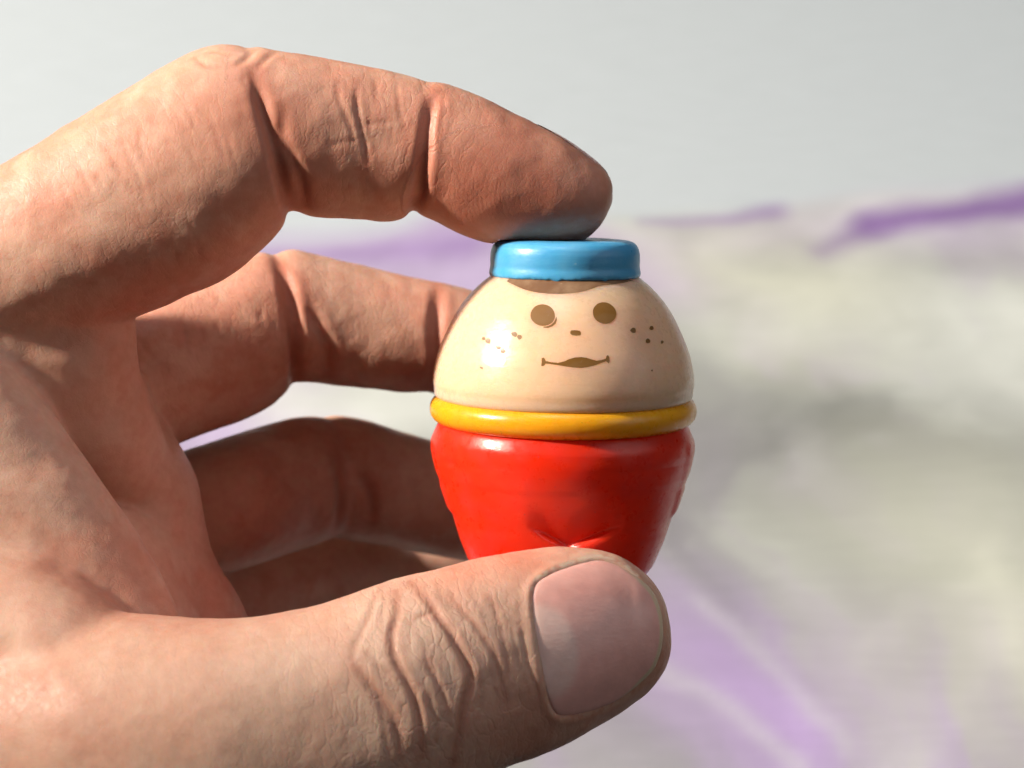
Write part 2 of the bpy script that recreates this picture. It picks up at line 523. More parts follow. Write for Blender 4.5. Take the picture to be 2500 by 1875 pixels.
# red trousers with arms in relief, a belly that overhangs the legs, squarish hips
tro_p = smooth_prof([(0.02, -1.4), (13.2, -1.4), (15.4, -1.5), (16.2, -1.9), (16.55, -2.6), (16.95, -3.6), (17.0, -5.2), (16.75, -6.6),
                     (16.22, -8.4), (16.05, -8.6), (15.2, -11.2), (14.2, -14), (13.35, -16.8), (12.2, -19.7), (11.3, -21.2), (10.2, -21.9), (8.6, -22.1), (0.02, -22.1)], 240, 4)
def tro_fn(R, A, Y):
    Aw = (A + np.pi) % (2*np.pi) - np.pi
    t = np.clip((-Y - 6) / 9, 0, 1)
    n = 2 + 0.7 * t
    f = (np.abs(np.cos(A))**n + np.abs(np.sin(A))**n) ** (-1/n)
    edge = np.clip((R - 9.5) / 2.5, 0, 1)
    R2 = R * (1 + (f - 1) * 0.9 * edge)
    X = R2 * np.sin(A)
    def ss(x): 
        x = np.clip(x, 0, 1); return x*x*(3-2*x)
    for side in (-1, 1):
        # arms: raised bands along the sides, hand at the lower end
        d = np.abs(Aw - side * (1.52 - 0.06 * (-Y - 8) / 8))
        band = ss((0.42 - d) / 0.12) * ss((-Y - 3.2) / 1.2) * ss((Y + 13.6) / 0.9)
        R2 = R2 + 0.22 * band * edge
        hand = ss((0.34 - np.abs(Aw - side * 1.42)) / 0.1) * ss((2.0 - np.abs(Y + 11.2)) / 0.9)
        R2 = R2 + 0.15 * hand * edge
    for front in (0.0, np.pi):
        Ax = (A - front + np.pi) % (2*np.pi) - np.pi
        x = R2 * np.sin(Ax) - (0.5 if front == 0 else 0)
        on = (np.abs(Ax) < 1.2)
        yb = -15.7 + np.where(x < 0, 0.55, 0.42) * np.sqrt(x**2 + 0.15)
        fade = ss((np.where(x < 0, 5.6, 7.4) - np.abs(x)) / 3.0) * on
        s = Y - yb
        # belly curves under into a sharp valley, the legs come forward again below it
        step = -1.25 * np.where(s > 0, np.exp(-np.clip(s, 0, 9) / 2.6), np.exp(np.clip(s, -9, 0) / 0.32)) + 0.2*np.exp(-((s - 4.0) / 2.0)**2)
        R2 = R2 + step * fade * edge
        gap = -1.3 * np.exp(-(x / 0.75)**2) * ss((yb + 0.2 - Y) / 1.2) * on
        R2 = R2 + gap * edge
    return R2, Y
V, F = lathe(tro_p, 320, tro_fn)
link_mesh('trousers', V, F, M_red, toy_e)

# belt: a fat ring
a = np.linspace(-np.pi, np.pi, 40)
ring_p = np.column_stack([15.0 + 2.35*np.sign(np.cos(a))*np.abs(np.cos(a))**0.92, -0.05 + 1.95*np.sign(np.sin(a))*np.abs(np.sin(a))**0.92])
V, F = lathe(ring_p, 200); F = F[:-2]
link_mesh('belt', V, F, M_yellow, toy_e)

# head
head_p = smooth_prof([(0.02, 1.35), (13.5, 1.35), (16.3, 1.40), (16.72, 1.6), (16.82, 2.0), (16.84, 3.05), (16.97, 3.25), (16.95, 4.1), (16.75, 5.4), (16.4, 6.9), (15.92, 8.3),
                      (15.35, 9.6), (14.7, 11.0), (13.9, 12.5), (12.95, 13.9), (11.9, 15.1), (10.9, 16.1), (10.15, 16.7), (9.58, 17.15), (9.0, 17.55), (8.2, 18.0), (0.02, 18.3)], 220, 3)
V, F = lathe(head_p, 220)
head = link_mesh('head', V, F, M_cream, toy_e)
headV, headF = V, F

# hat: low round cap with a moulded flash line near the brim and a raised disc on top
hat_p = smooth_prof([(0.02, 17.75), (8.3, 17.6), (8.6, 17.2), (9.62, 17.12), (9.80, 17.4), (9.74, 18.0), (9.62, 18.45), (9.66, 19.2), (9.62, 20.2), (9.42, 20.95), (9.0, 21.5), (8.3, 21.8),
                     (6.8, 21.93), (6.5, 21.86), (0.02, 21.9)], 170, 3)
def hat_fn(R, A, Y):
    j = 0.10*np.sin(A*7+1) + 0.07*np.sin(A*17+.4) + 0.05*np.sin(A*41) + 0.05*np.sin(A*73+2)
    m = np.exp(-((Y - 17.3)/0.28)**2) * (R > 9.2)
    chip = np.exp(-(((A - 0.52 + np.pi) % (2*np.pi) - np.pi)/0.035)**2) + np.exp(-(((A - 6.15 + np.pi) % (2*np.pi) - np.pi)/0.05)**2)
    return R + 0.25*j*m, Y - 0.2*j*m - 0.25*chip*m
V, F = lathe(hat_p, 320, hat_fn)
link_mesh('hat', V, F, M_blue, toy_e)
hatBVH = BVHTree.FromPolygons([tuple(v) for v in V], F)

headBVH = BVHTree.FromPolygons([tuple(v) for v in headV], headF)
CAMP = Vector((0, 0, DIST))
def cast(bvh, x, y):
    d = (Vector(px(x, y, 0)) - CAMP).normalized()
    return bvh.ray_cast(CAMP, d)

def z1(x, y):
    return (x / 1.907 + 1000.0, y / 1.907 + 530.0)

def patch(name, poly, mat, parent, off=0.03, skirt=0.25, cuts=3):
    """closed outline in photo pixels laid onto the head as a thin inlay with its own edge"""
    bm = bmesh.new()
    vs = [bm.verts.new((x, y, 0)) for x, y in poly]
    es = [bm.edges.new((vs[i], vs[(i+1) % len(vs)])) for i in range(len(vs))]
    bmesh.ops.triangle_fill(bm, use_beauty=True, edges=es)
    for _ in range(cuts):
        long = [e for e in bm.edges if e.calc_length() > 14]
        if not long:
            break
        bmesh.ops.subdivide_edges(bm, edges=long, cuts=1)
        bmesh.ops.triangulate(bm, faces=bm.faces[:])
    low = set()
    bm.verts.index_update()
    P = []
    for v in bm.verts:
        h = cast(headBVH, v.co.x, v.co.y)
        if h[0] is None:
            P.append(np.array(px(v.co.x, v.co.y, 0))); continue
        n = h[1] if h[1].z > 0 else -h[1]
        P.append(np.array(h[0] + n * (-skirt if v in low else off)))
    Fc = []
    for f in bm.faces:
        idx = [v.index for v in f.verts]
        Fc.append(idx)
    bm.free()
    o = link_mesh(name, np.array(P), Fc, mat, parent)
    b2 = bmesh.new(); b2.from_mesh(o.data); bmesh.ops.recalc_face_normals(b2, faces=b2.faces[:])
    b2.to_mesh(o.data); b2.free()
    md = o.data
    md.polygons.foreach_set('use_smooth', np.ones(len(md.polygons), bool))
    return o

def ell(cx, cy, rx, ry, rot=0, n=36, j=0.0, seed=0):
    r = random.Random(seed)
    out = []
    for i in range(n):
        a = 2*math.pi*i/n
        k = 1 + j * math.sin(a*3 + seed) + j*0.6*math.sin(a*5 + seed*2)
        x, y = rx*k*math.cos(a), ry*k*math.sin(a)
        out.append((cx + x*math.cos(rot) - y*math.sin(rot), cy + x*math.sin(rot) + y*math.cos(rot)))
    return [z1(*p) for p in out]

patch('eye', ell(620, 457, 57, 50, 0.1, j=0.008), M_brown, head)
patch('eye', ell(907, 447, 55, 49, 0.35, j=0.008, seed=2), M_brown, head)
patch('eye_misprint', [z1(*p) for p in [(683, 462), (686, 478), (680, 496), (665, 509), (645, 516), (625, 515), (622, 511), (640, 509), (658, 502), (672, 490), (679, 476)]], M_brown, head)  # brown crescent misprinted beside the eye
patch('nose', [z1(*p) for p in [(748, 535), (752, 528), (768, 527), (790, 529), (797, 535), (797, 546), (792, 551), (775, 552), (757, 550), (749, 544)]], M_brown, head)
mouth = [(615, 657), (624, 654), (630, 660), (634, 670), (660, 676), (692, 679), (720, 672), (745, 661), (770, 654), (797, 652), (822, 655), (845, 662), (870, 669), (893, 666),
         (912, 660), (917, 646), (924, 643), (930, 655), (931, 670), (927, 682), (920, 676), (914, 671), (890, 680), (862, 690), (830, 698), (798, 702), (760, 700), (725, 695),
         (690, 689), (655, 684), (634, 682), (628, 690), (620, 695), (613, 692), (615, 678)]
patch('mouth', [z1(*p) for p in mouth], M_brown, head)
for i, (x, y, r1, r2) in enumerate([(1041, 528, 12, 11), (1126, 517, 9, 9), (1109, 577, 10, 10), (1175, 582, 6, 7), (512, 559, 10, 10), (488, 546, 13, 10), (366, 577, 11, 11),
                                    (345, 566, 8, 7), (434, 623, 10, 11), (413, 606, 12, 9), (335, 702, 8, 4), (1128, 714, 4, 4)]):
    patch('freckle', ell(x, y, r1*1.12, r2*1.12, 0.4, 12, 0.08, i), M_brown, head, 0.03, 0.2, 1)
hair = [(452, 300), (470, 309), (500, 323), (530, 336), (565, 346), (600, 352), (645, 357), (690, 358), (740, 356), (785, 351), (825, 342), (855, 331), (880, 322), (905, 318), (960, 312),
        (1000, 306), (1040, 296), (1000, 284), (900, 274), (800, 272), (700, 272), (600, 272), (520, 274), (468, 284)]
patch('hair', [z1(*p) for p in hair], M_hair, head, 0.03, 0.2, 4)

# ------------------------------------------------------------------ the hand
parts = []
def add(st, **k):
    parts.append(loft(st, **k))

# index finger: three phalanges, each its own lobe so that the flexion creases fold between them
add([(-420, 700, -250, 1050, 0, 10), (-250, 590, -80, 950, 2, 11), (-100, 475, 70, 880, 4, 11.2), (96, 358, 235, 812, 5.5, 11), (289, 238, 430, 732, 6.8, 10.4),
     (400, 170, 555, 676, 7.3, 10), (482, 126, 640, 606, 7.6, 9.6), (545, 111, 688, 556, 7.6, 9.2), (600, 122, 698, 528, 7.4, 8.6), (645, 170, 694, 490, 7.2, 7.2), (670, 240, 688, 420, 7, 4), (682, 300, 690, 350, 7, 1)])
add([(560, 220, 600, 420, 7.5, 5), (590, 140, 640, 490, 7.4, 8), (620, 118, 672, 508, 7.3, 8.6), (668, 126, 720, 513, 7, 8.8), (740, 136, 765, 528, 6.5, 8.8), (820, 150, 820, 533, 6, 8.6), (900, 165, 880, 537, 5.4, 8.4),
     (965, 179, 940, 541, 5.1, 8.3), (1015, 192, 980, 535, 4.9, 8.2), (1050, 208, 1002, 515, 4.8, 7.8), (1075, 250, 1025, 470, 4.6, 6), (1085, 310, 1050, 420, 2.6, 3), (1085, 350, 1070, 380, 2.6, .8)])
add([(1000, 290, 985, 430, 5, 4), (1025, 215, 995, 490, 5, 7.2), (1060, 203, 1022, 520, 4.9, 8.0), (1115, 217, 1062, 540, 4.7, 8.3), (1180, 241, 1105, 563, 4.4, 8.4), (1244, 271, 1165, 588, 4.0, 8.3),
     (1309, 304, 1230, 600, 3.5, 8.1), (1373, 338, 1300, 606, 3, 7.8), (1430, 378, 1365, 602, 2.5, 7.2), (1466, 408, 1415, 590, 2.1, 6.3), (1484, 432, 1450, 568, 1.9, 5.2), (1494, 462, 1478, 530, 1.8, 3.2), (1497, 485, 1493, 500, 1.8, .8)])
# middle finger
add([(-60, 960, 100, 1300, -8, 9.5), (100, 850, 250, 1200, -13, 9.6), (250, 770, 380, 1110, -18, 9.6), (400, 690, 500, 1060, -22, 9.6), (520, 645, 610, 1016, -24.5, 9.4), (600, 620, 672, 982, -25.5, 9),
     (650, 617, 706, 950, -26, 8.4), (690, 650, 716, 900, -26.3, 6.4), (712, 730, 718, 820, -26.5, 2)])
add([(600, 720, 640, 860, -25.5, 5), (645, 640, 680, 925, -26, 7.8), (690, 613, 715, 934, -26.8, 8.4), (782, 624, 780, 938, -28, 8.4), (867, 644, 850, 944, -29, 8.3), (980, 671, 950, 956, -30, 8.2), (1040, 683, 1010, 959, -30.5, 8),
     (1100, 700, 1060, 950, -31, 7.4), (1130, 760, 1090, 890, -31, 4)])
add([(1010, 760, 990, 890, -30, 5), (1050, 690, 1030, 950, -30.5, 7.6), (1110, 696, 1080, 968, -31, 8), (1200, 725, 1150, 985, -31.5, 7.8), (1290, 770, 1240, 990, -31.5, 7.2), (1360, 830, 1320, 980, -31.5, 5.8), (1390, 880, 1375, 950, -31.5, 3), (1400, 910, 1396, 930, -31.5, .8)])
# ring finger
add([(60, 1250, 180, 1560, -18, 9), (250, 1180, 350, 1480, -24, 9.5), (380, 1125, 470, 1420, -29, 9.4), (527, 1075, 600, 1388, -31, 9), (640, 1039, 710, 1350, -37, 8.6), (725, 1019, 780, 1326, -40, 8.2),
     (790, 1022, 815, 1306, -42, 7.4), (835, 1070, 845, 1250, -43, 4.5)])
add([(740, 1110, 750, 1240, -40, 5), (775, 1030, 785, 1305, -41.5, 7.4), (822, 1013, 830, 1316, -43, 8), (900, 1027, 890, 1326, -44.5, 8), (980, 1053, 960, 1338, -46, 7.8), (1054, 1076, 1030, 1352, -47, 7.6),
     (1150, 1110, 1120, 1366, -48, 7.2), (1250, 1170, 1220, 1370, -49, 6.2), (1310, 1240, 1290, 1340, -49.5, 3.5), (1325, 1280, 1318, 1300, -49.5, .8)])
# little finger
add([(140, 1480, 230, 1740, -20, 8), (340, 1440, 420, 1700, -34, 8.4), (527, 1392, 590, 1650, -46, 8), (640, 1350, 690, 1612, -52, 7.8), (725, 1312, 770, 1580, -55, 7.6), (800, 1290, 830, 1560, -57, 7.6), (880, 1290, 890, 1555, -59, 7.4),
     (1000, 1330, 985, 1560, -63, 6.6), (1100, 1350, 1075, 1566, -64, 6.2), (1180, 1400, 1150, 1560, -65, 4.8), (1215, 1450, 1200, 1510, -65, 1.5)])
# palm: a slab under the knuckles, seen along its surface
add([(-330, 700, 120, 745, -12, 9), (-330, 745, 180, 765, -13, 12), (-330, 830, 200, 822, -15, 14), (-320, 930, 220, 925, -17, 17), (-300, 1020, 270, 1022, -19, 21), (-270, 1110, 330, 1112, -21, 25), (-250, 1190, 370, 1190, -23, 27),
     (-230, 1280, 410, 1275, -25, 28), (-220, 1370, 450, 1372, -26, 29), (-220, 1450, 500, 1448, -26, 30), (-220, 1540, 560, 1540, -24, 31), (-240, 1700, 560, 1720, -14, 34), (-320, 1900, 480, 1960, -6, 32), (-420, 2150, 300, 2230, 0, 28), (-500, 2400, 150, 2450, 0, 22)], n=110, k=96, ex=2.5)
# the near border of the palm, with the pad of flesh at the root of the index finger
add([(40, 680, 285, 712, 3, 6, 1), (-40, 735, 320, 742, 4, 8, 1), (-80, 800, 333, 798, 5, 8.5, 1), (-80, 860, 336, 858, 5, 8.5, 1), (-60, 915, 341, 912, 4.5, 8.5, 0), (-20, 975, 364, 965, 3.5, 8.5, -2), (40, 1045, 395, 1040, 2, 8.5, -4), (110, 1120, 410, 1115, -1, 8, -6), (190, 1190, 410, 1190, -4, 6, -8), (280, 1240, 390, 1240, -8, 2, -10)], n=60, k=64)
parts.append(ellipsoid(px(-40, 840, 4), (16, 11, 9)))
add([(100, 850, 270, 860, -6, 5), (110, 920, 345, 915, -5, 8, -6), (120, 1000, 380, 1005, -6, 9.5, -8), (150, 1090, 438, 1090, -7, 10, -10), (170, 1170, 480, 1170, -8, 10, -11), (180, 1264, 500, 1262, -8, 10, -12), (190, 1356, 521, 1356, -8, 10, -13), (200, 1430, 563, 1428, -8, 10, -13), (220, 1500, 600, 1500, -8, 10, -13), (240, 1620, 630, 1620, -8, 10, -13), (260, 1720, 600, 1720, -8, 6, -13)], n=80, k=64)
# web of skin between index and thumb, and the muscle below it
add([(-420, 800, -60, 830, 4, 8, 8), (-420, 880, 6, 880, 8, 9, 10), (-420, 960, 88, 958, 11, 9, 11), (-420, 1070, 176, 1074, 13, 8.5, 12), (-420, 1150, 233, 1152, 14, 8, 12.5), (-420, 1231, 288, 1231, 15, 8, 13), (-420, 1307, 336, 1307, 15, 8, 13.5),
     (-420, 1378, 379, 1380, 15, 8, 14), (-420, 1443, 413, 1446, 15, 8, 14.5), (-420, 1510, 440, 1512, 15, 8, 15), (-420, 1640, 455, 1640, 15, 8, 15), (-420, 1760, 400, 1760, 15, 6, 15)], n=90, k=72)
add([(-700, 1060, -700, 1500, 2, 8), (-420, 1125, -400, 1650, 8, 10), (-200, 1205, -180, 1700, 14, 11), (-90, 1255, -60, 1710, 17, 11), (0, 1303, 40, 1720, 20, 11), (90, 1356, 120, 1720, 22, 10.5), (180, 1416, 200, 1720, 23.5, 10), (255, 1466, 270, 1700, 24, 8), (310, 1515, 320, 1660, 24, 5), (335, 1570, 338, 1620, 24, 1)])
# thumb
add([(-900, 1560, -800, 2450, -8, 16), (-600, 1545, -540, 2420, 0, 17), (-300, 1540, -250, 2360, 10, 16.5), (0, 1524, 60, 2270, 20, 15.5), (160, 1500, 225, 2215, 24, 14.6), (325, 1505, 400, 2160, 27, 13.8), (488, 1513, 565, 2108, 28.4, 12.8),
     (651, 1502, 735, 2062, 28, 12), (800, 1470, 895, 2020, 27, 11.4), (910, 1433, 1020, 1975, 26, 11.2), (1010, 1403, 1120, 1925, 24.6, 10.8), (1110, 1379, 1215, 1880, 23.2, 10.2), (1210, 1354, 1310, 1842, 21.5, 9.6), (1300, 1341, 1390, 1803, 19.8, 9.2), (1385, 1337, 1465, 1762, 18.3, 8.6),
     (1460, 1345, 1522, 1730, 17.2, 7.8), (1520, 1364, 1570, 1697, 16.5, 7), (1575, 1404, 1604, 1655, 16, 5.8), (1608, 1450, 1622, 1612, 15.7, 4.2), (1626, 1500, 1631, 1575, 15.6, 2.4), (1634, 1532, 1635, 1548, 15.6, .5)], n=120, k=72)
# back of the hand and wrist, beyond the left edge of the photograph
add([(-260, 600, -260, 1500, 2, 24), (-420, 700, -420, 1780, 2, 32), (-650, 900, -650, 2150, 4, 35), (-950, 1180, -850, 2400, 10, 33), (-1300, 1500, -1150, 2600, 14, 29), (-1900, 1850, -1750, 2950, 18, 28)], n=60, k=72, ex=2.3)

def union(parts, voxel):
    Vs, Fs, o = [], [], 0
    for V, F in parts:
        Vs.append(V); Fs += [tuple(i + o for i in f) for f in F]; o += len(V)
    me = bpy.data.meshes.new('tmp')
    me.from_pydata(np.vstack(Vs).tolist(), [], Fs)
    bm = bmesh.new(); bm.from_mesh(me)
    bmesh.ops.recalc_face_normals(bm, faces=bm.faces[:]); bm.to_mesh(me); bm.free()
    ob = bpy.data.objects.new('tmp', me); col.objects.link(ob)
    md = ob.modifiers.new('r', 'REMESH'); md.mode = 'VOXEL'; md.voxel_size = voxel; md.adaptivity = 0
    dg = bpy.context.evaluated_depsgraph_get()
    m2 = bpy.data.meshes.new_from_object(ob.evaluated_get(dg))
    n = len(m2.vertices)
    V = np.empty(n*3); m2.vertices.foreach_get('co', V); V = V.reshape(-1, 3)
    nl = len(m2.loops); L = np.empty(nl, int); m2.loops.foreach_get('vertex_index', L)
    E = np.empty(len(m2.edges)*2, int); m2.edges.foreach_get('vertices', E); E = E.reshape(-1, 2)
    assert nl == 4 * len(m2.polygons)
    bpy.data.objects.remove(ob); bpy.data.meshes.remove(me); bpy.data.meshes.remove(m2)
    return V, L.reshape(-1, 4), E

VOX = 0.37
V, Q, E = union(parts, VOX)
N = len(V)
deg = np.bincount(E.ravel(), minlength=N).astype(float)
def lap(X):
    out = np.empty_like(X)
    for c in range(X.shape[1]):
        s = np.bincount(E[:, 0], X[E[:, 1], c], N) + np.bincount(E[:, 1], X[E[:, 0], c], N)
        out[:, c] = s / deg
    return out
def normals(V):
    a = V[Q[:, 2]] - V[Q[:, 0]]; b = V[Q[:, 3]] - V[Q[:, 1]]
    fn = np.cross(a, b)
    n = np.zeros((N, 3))
    for c in range(3):
        for k in range(4):
            n[:, c] += np.bincount(Q[:, k], fn[:, c], N)
    n /= np.linalg.norm(n, axis=1)[:, None] + 1e-12
    return n
def near(points, r):
    m = np.zeros(N)
    for p in points:
        m = np.maximum(m, np.exp(-np.sum((V - p)**2, 1) / (r*r)))
    return m
for _ in range(7):
    V = V + 0.5 * (lap(V) - V)
# soften where fingers grow out of the palm, the web and the base of the thumb
soft = near([px(-100, 1560, 32), px(-250, 1300, 24), px(-150, 1450, 28), px(-120, 1000, 20), px(-150, 820, 12), px(150, 1650, 38)], 12)
soft = np.maximum(soft, near([px(350, 1060, 1), px(385, 1130, -2)], 5) * 0.7)
soft = np.maximum(soft, near([px(10, 850, 14), px(60, 890, 14), px(-40, 800, 12), px(120, 830, 14), px(40, 780, 14)], 6) * 0.9)
soft = np.maximum(soft, np.clip((px(-150, 0, 30)[0] - V[:, 0]) / 10, 0, 1))[:, None]
for _ in range(70):
    V = V + 0.5 * soft * (lap(V) - V)
nr = normals(V)
Vs0 = V.copy()
smoothBVH = BVHTree.FromPolygons(V.tolist(), Q.tolist())

def proj_line(pts, step=4.0):
    pts = np.asarray(pts, float)
    c = np.concatenate([[0], np.cumsum(np.linalg.norm(np.diff(pts, axis=0), axis=1))])
    n = max(2, int(c[-1] / step))
    # smooth curve through the points
    if len(pts) > 2:
        m = np.gradient(pts, c, axis=0)
        t = np.linspace(0, c[-1], n)
        i = np.clip(np.searchsorted(c, t, side='right') - 1, 0, len(c) - 2)
        h = (c[i+1] - c[i])[:, None]; u = (t - c[i])[:, None] / h
        P = ((2*u**3-3*u**2+1)*pts[i] + (u**3-2*u**2+u)*h*m[i] + (-2*u**3+3*u**2)*pts[i+1] + (u**3-u**2)*h*m[i+1])
    else:
        P = pts[0] + (pts[1]-pts[0]) * np.linspace(0, 1, n)[:, None]
    out = []
    for x, y in P:
        h = cast(smoothBVH, x, y)
        if h[0] is not None:
            out.append(tuple(h[0]))
    return np.array(out)

disp = np.zeros(N)
redness = np.zeros(N)
creaseness = np.zeros(N)
def groove(pts, w, d, ridge=0.35, taper=True, red=0.0):
    """a fold pressed into the skin along a line, with the skin swelling beside it"""
    w *= GW; ridge *= GR
    L = proj_line(pts)
    if len(L) < 2:
        return
    lo, hi = L.min(0) - 5*w, L.max(0) + 5*w
    sel = np.where(np.all((V > lo) & (V < hi), axis=1))[0]
    if not len(sel):
        return
    best = np.full(len(sel), 1e9); par = np.zeros(len(sel))
    P = Vs0[sel]
    for i, p in enumerate(L):
        d2 = np.sum((P - p)**2, 1)
        k = d2 < best
        best[k] = d2[k]; par[k] = i / (len(L) - 1)
    r = np.sqrt(best)
    amp = np.clip(np.sin(np.clip(par, 0.02, 0.98) * np.pi) * 1.6, 0, 1) if taper else 1.0
    f = -np.exp(-(r / w)**2) + ridge * np.exp(-((r - 2.1*w) / (1.0*w))**2)
    disp[sel] += d * GS * amp * f
    creaseness[sel] = np.maximum(creaseness[sel], np.exp(-(r / (w*1.1))**2) * min(1, d / 0.35))
    if red:
        redness[sel] = np.maximum(redness[sel], red * np.exp(-(r / (w*3))**2))

def Z(ox, oy, s):
    return lambda pts: [(x / s + ox, y / s + oy) for x, y in pts]
z7 = Z(850, 1300, 2.602); z3 = Z(600, 80, 2.328); z2 = Z(0, 80, 2.074); z5 = Z(300, 560, 1.764); z4 = Z(0, 640, 1.843)

# --- thumb: knuckle wrinkles
GS, GW, GR = 0.5, 0.66, 0.5
groove(z7([(300, 370), (310, 450), (300, 560), (280, 640), (285, 740), (310, 830), (360, 920), (400, 1000), (430, 1080), (450, 1180), (460, 1300), (470, 1420)]), 0.55, 0.75, .5, red=.5)
groove(z7([(390, 310), (450, 370), (500, 420), (545, 480), (590, 550), (640, 620), (690, 710), (740, 800), (775, 890), (770, 980), (740, 1080), (722, 1200), (695, 1330), (668, 1460)]), 0.6, 0.85, .5, red=.5)
groove(z7([(640, 390), (700, 470), (760, 530), (820, 600), (870, 680), (920, 760), (950, 860), (980, 960), (1010, 1080)]), 0.45, 0.42, .4, red=.3)
groove(z7([(880, 400), (930, 480), (960, 580), (985, 680), (1000, 760), (1020, 880)]), 0.35, 0.25, .4, red=.2)
groove(z7([(500, 820), (540, 900), (580, 980), (610, 1060), (640, 1140)]), 0.45, 0.45, .4, red=.3)
groove(z7([(400, 580), (430, 545), (500, 515), (550, 480)]), 0.4, 0.3, .4)
groove(z7([(40, 850), (130, 960), (210, 1060), (270, 1150), (310, 1260), (335, 1420)]), 0.7, 0.5, .4, red=.3)
groove(z7([(180, 380), (150, 480), (90, 620), (40, 720), (20, 800)]), 0.5, 0.3, .4)
groove(z7([(800, 880), (840, 960), (850, 1060), (830, 1170)]), 0.4, 0.22, .3)
groove(z7([(880, 820), (920, 920), (940, 1020), (960, 1120)]), 0.35, 0.2, .3)
groove(z7([(1030, 560), (1050, 660), (1080, 780), (1120, 900), (1150, 1010)]), 0.3, 0.2, .4)
groove(z7([(200, 330), (230, 420), (215, 520), (200, 620)]), 0.4, 0.22, .4)
groove(z7([(560, 330), (620, 420), (660, 480)]), 0.4, 0.25, .4)
groove(z7([(760, 360), (800, 420), (850, 500), (870, 580)]), 0.35, 0.22, .4)
groove(z7([(120, 760), (180, 840), (250, 880), (300, 930)]), 0.45, 0.25, .4)
groove(z7([(500, 1000), (520, 1100), (550, 1200), (560, 1320)]), 0.45, 0.3, .4)
groove(z7([(180, 1040), (220, 1160), (240, 1290), (260, 1420)]), 0.5, 0.3, .4)
r_ = random.Random(3)
for i in range(46):      # many small nicks across the knuckle
    cx, cy = r_.uniform(-150, 1080), r_.uniform(420, 1350)
    if cx > 820 and cy > 1050: continue
    ln = r_.uniform(60, 200); sl = r_.uniform(0.15, 0.75)
    groove(z7([(cx, cy), (cx + ln*0.5*sl*0.8 + r_.uniform(-14, 14), cy + ln*0.5), (cx + ln*sl, cy + ln)]), r_.uniform(0.28, 0.42), r_.uniform(0.05, 0.12), .35)
# --- index
GS, GW, GR = 0.8, 0.85, 0.7
groove(z3([(1085, 330), (1052, 420), (1036, 520), (1022, 650), (1006, 800), (990, 920), (950, 1008)]), 0.75, 0.85, .3, red=.9)
groove(z3([(1120, 330), (1125, 420), (1110, 520), (1090, 640)]), 0.35, 0.2, .3)
groove(z3([(40, 250), (70, 340), (110, 480), (150, 600), (190, 760), (210, 880), (228, 1005)]), 0.8, 0.8, .25, red=.9)
groove(z3([(205, 430), (215, 600), (270, 720), (320, 850), (350, 975)]), 0.7, 0.5, .25, red=.6)
groove(z3([(515, 270), (530, 380), (570, 470), (600, 540), (620, 640)]), 0.35, 0.2, .35)
groove(z3([(630, 270), (628, 380), (640, 480), (665, 590), (690, 700), (705, 780)]), 0.35, 0.28, .35)
groove(z3([(735, 255), (745, 390)]), 0.3, 0.14, .3)
groove(z3([(858, 265), (870, 400), (895, 530)]), 0.3, 0.18, .3)
groove(z3([(640, 530), (720, 515), (840, 505)]), 0.3, 0.12, .3)
groove(z3([(470, 640), (560, 620), (660, 610)]), 0.35, 0.12, .3)
for x, y, h in [(700, 450, 200), (735, 560, 160), (765, 540, 170), (795, 420, 210), (830, 450, 180), (910, 380, 180), (935, 420, 150), (960, 430, 120)]:
    groove(z3([(x, y), (x + 4, y + h*0.5), (x - 6, y + h)]), 0.22, 0.09, .3)
groove(z2([(1290, 85), (1240, 140), (1190, 165)]), 0.45, 0.25, .3)
groove(z2([(1392, 98), (1350, 130), (1300, 185)]), 0.45, 0.25, .3)
groove(z2([(980, 125), (1040, 165), (1140, 180)]), 0.4, 0.25, .4)
groove(z2([(1060, 98), (1110, 100), (1165, 112)]), 0.4, 0.2, .4)
for p in ([(820, 390), (900, 480), (960, 590), (1000, 690)], [(860, 380), (930, 470), (990, 580)], [(935, 360), (975, 440), (990, 485)], [(1050, 385), (1075, 460), (1110, 560), (1155, 650)],
          [(600, 520), (640, 600), (690, 700), (740, 900)], [(700, 500), (715, 580), (740, 660)], [(480, 720), (530, 800)], [(640, 740), (690, 820)], [(540, 590), (600, 690), (640, 760)],
          [(1225, 225), (1250, 290)], [(1280, 225), (1300, 290)], [(400, 680), (450, 780), (480, 840)], [(960, 950), (1000, 1080), (1020, 1150)], [(1150, 520), (1200, 700)], [(300, 760), (350, 850), (400, 960)]):
    groove(z2(p), 0.32, 0.11, .45)
GS, GW, GR = 0.9, 1.0, 0.7
# base of the index on the palm side, and folds of the palm and web
# --- middle and ring
groove(z5([(680, 160), (703, 230), (722, 310), (738, 410), (742, 510), (737, 600), (735, 665)]), 0.8, 0.8, .3, red=.9)
groove(z5([(790, 320), (850, 430), (888, 540), (890, 640)]), 0.8, 0.45, .3, red=.5)
for p in ([(250, 380), (270, 450), (285, 530)], [(340, 430), (355, 475)], [(400, 400), (425, 460)], [(590, 350), (600, 390)], [(60, 460), (140, 560), (200, 600)]):
    groove(z5(p), 0.4, 0.16, .4)
groove(z5([(925, 980), (935, 1080), (940, 1180), (930, 1290)]), 0.9, 0.7, .3, red=.5)
groove(z5([(1040, 1060), (1070, 1150), (1080, 1260)]), 0.8, 0.5, .3, red=.4)
groove(z5([(1360, 240), (1350, 400), (1355, 560), (1350, 690)]), 0.8, 0.6, .3, red=.6)

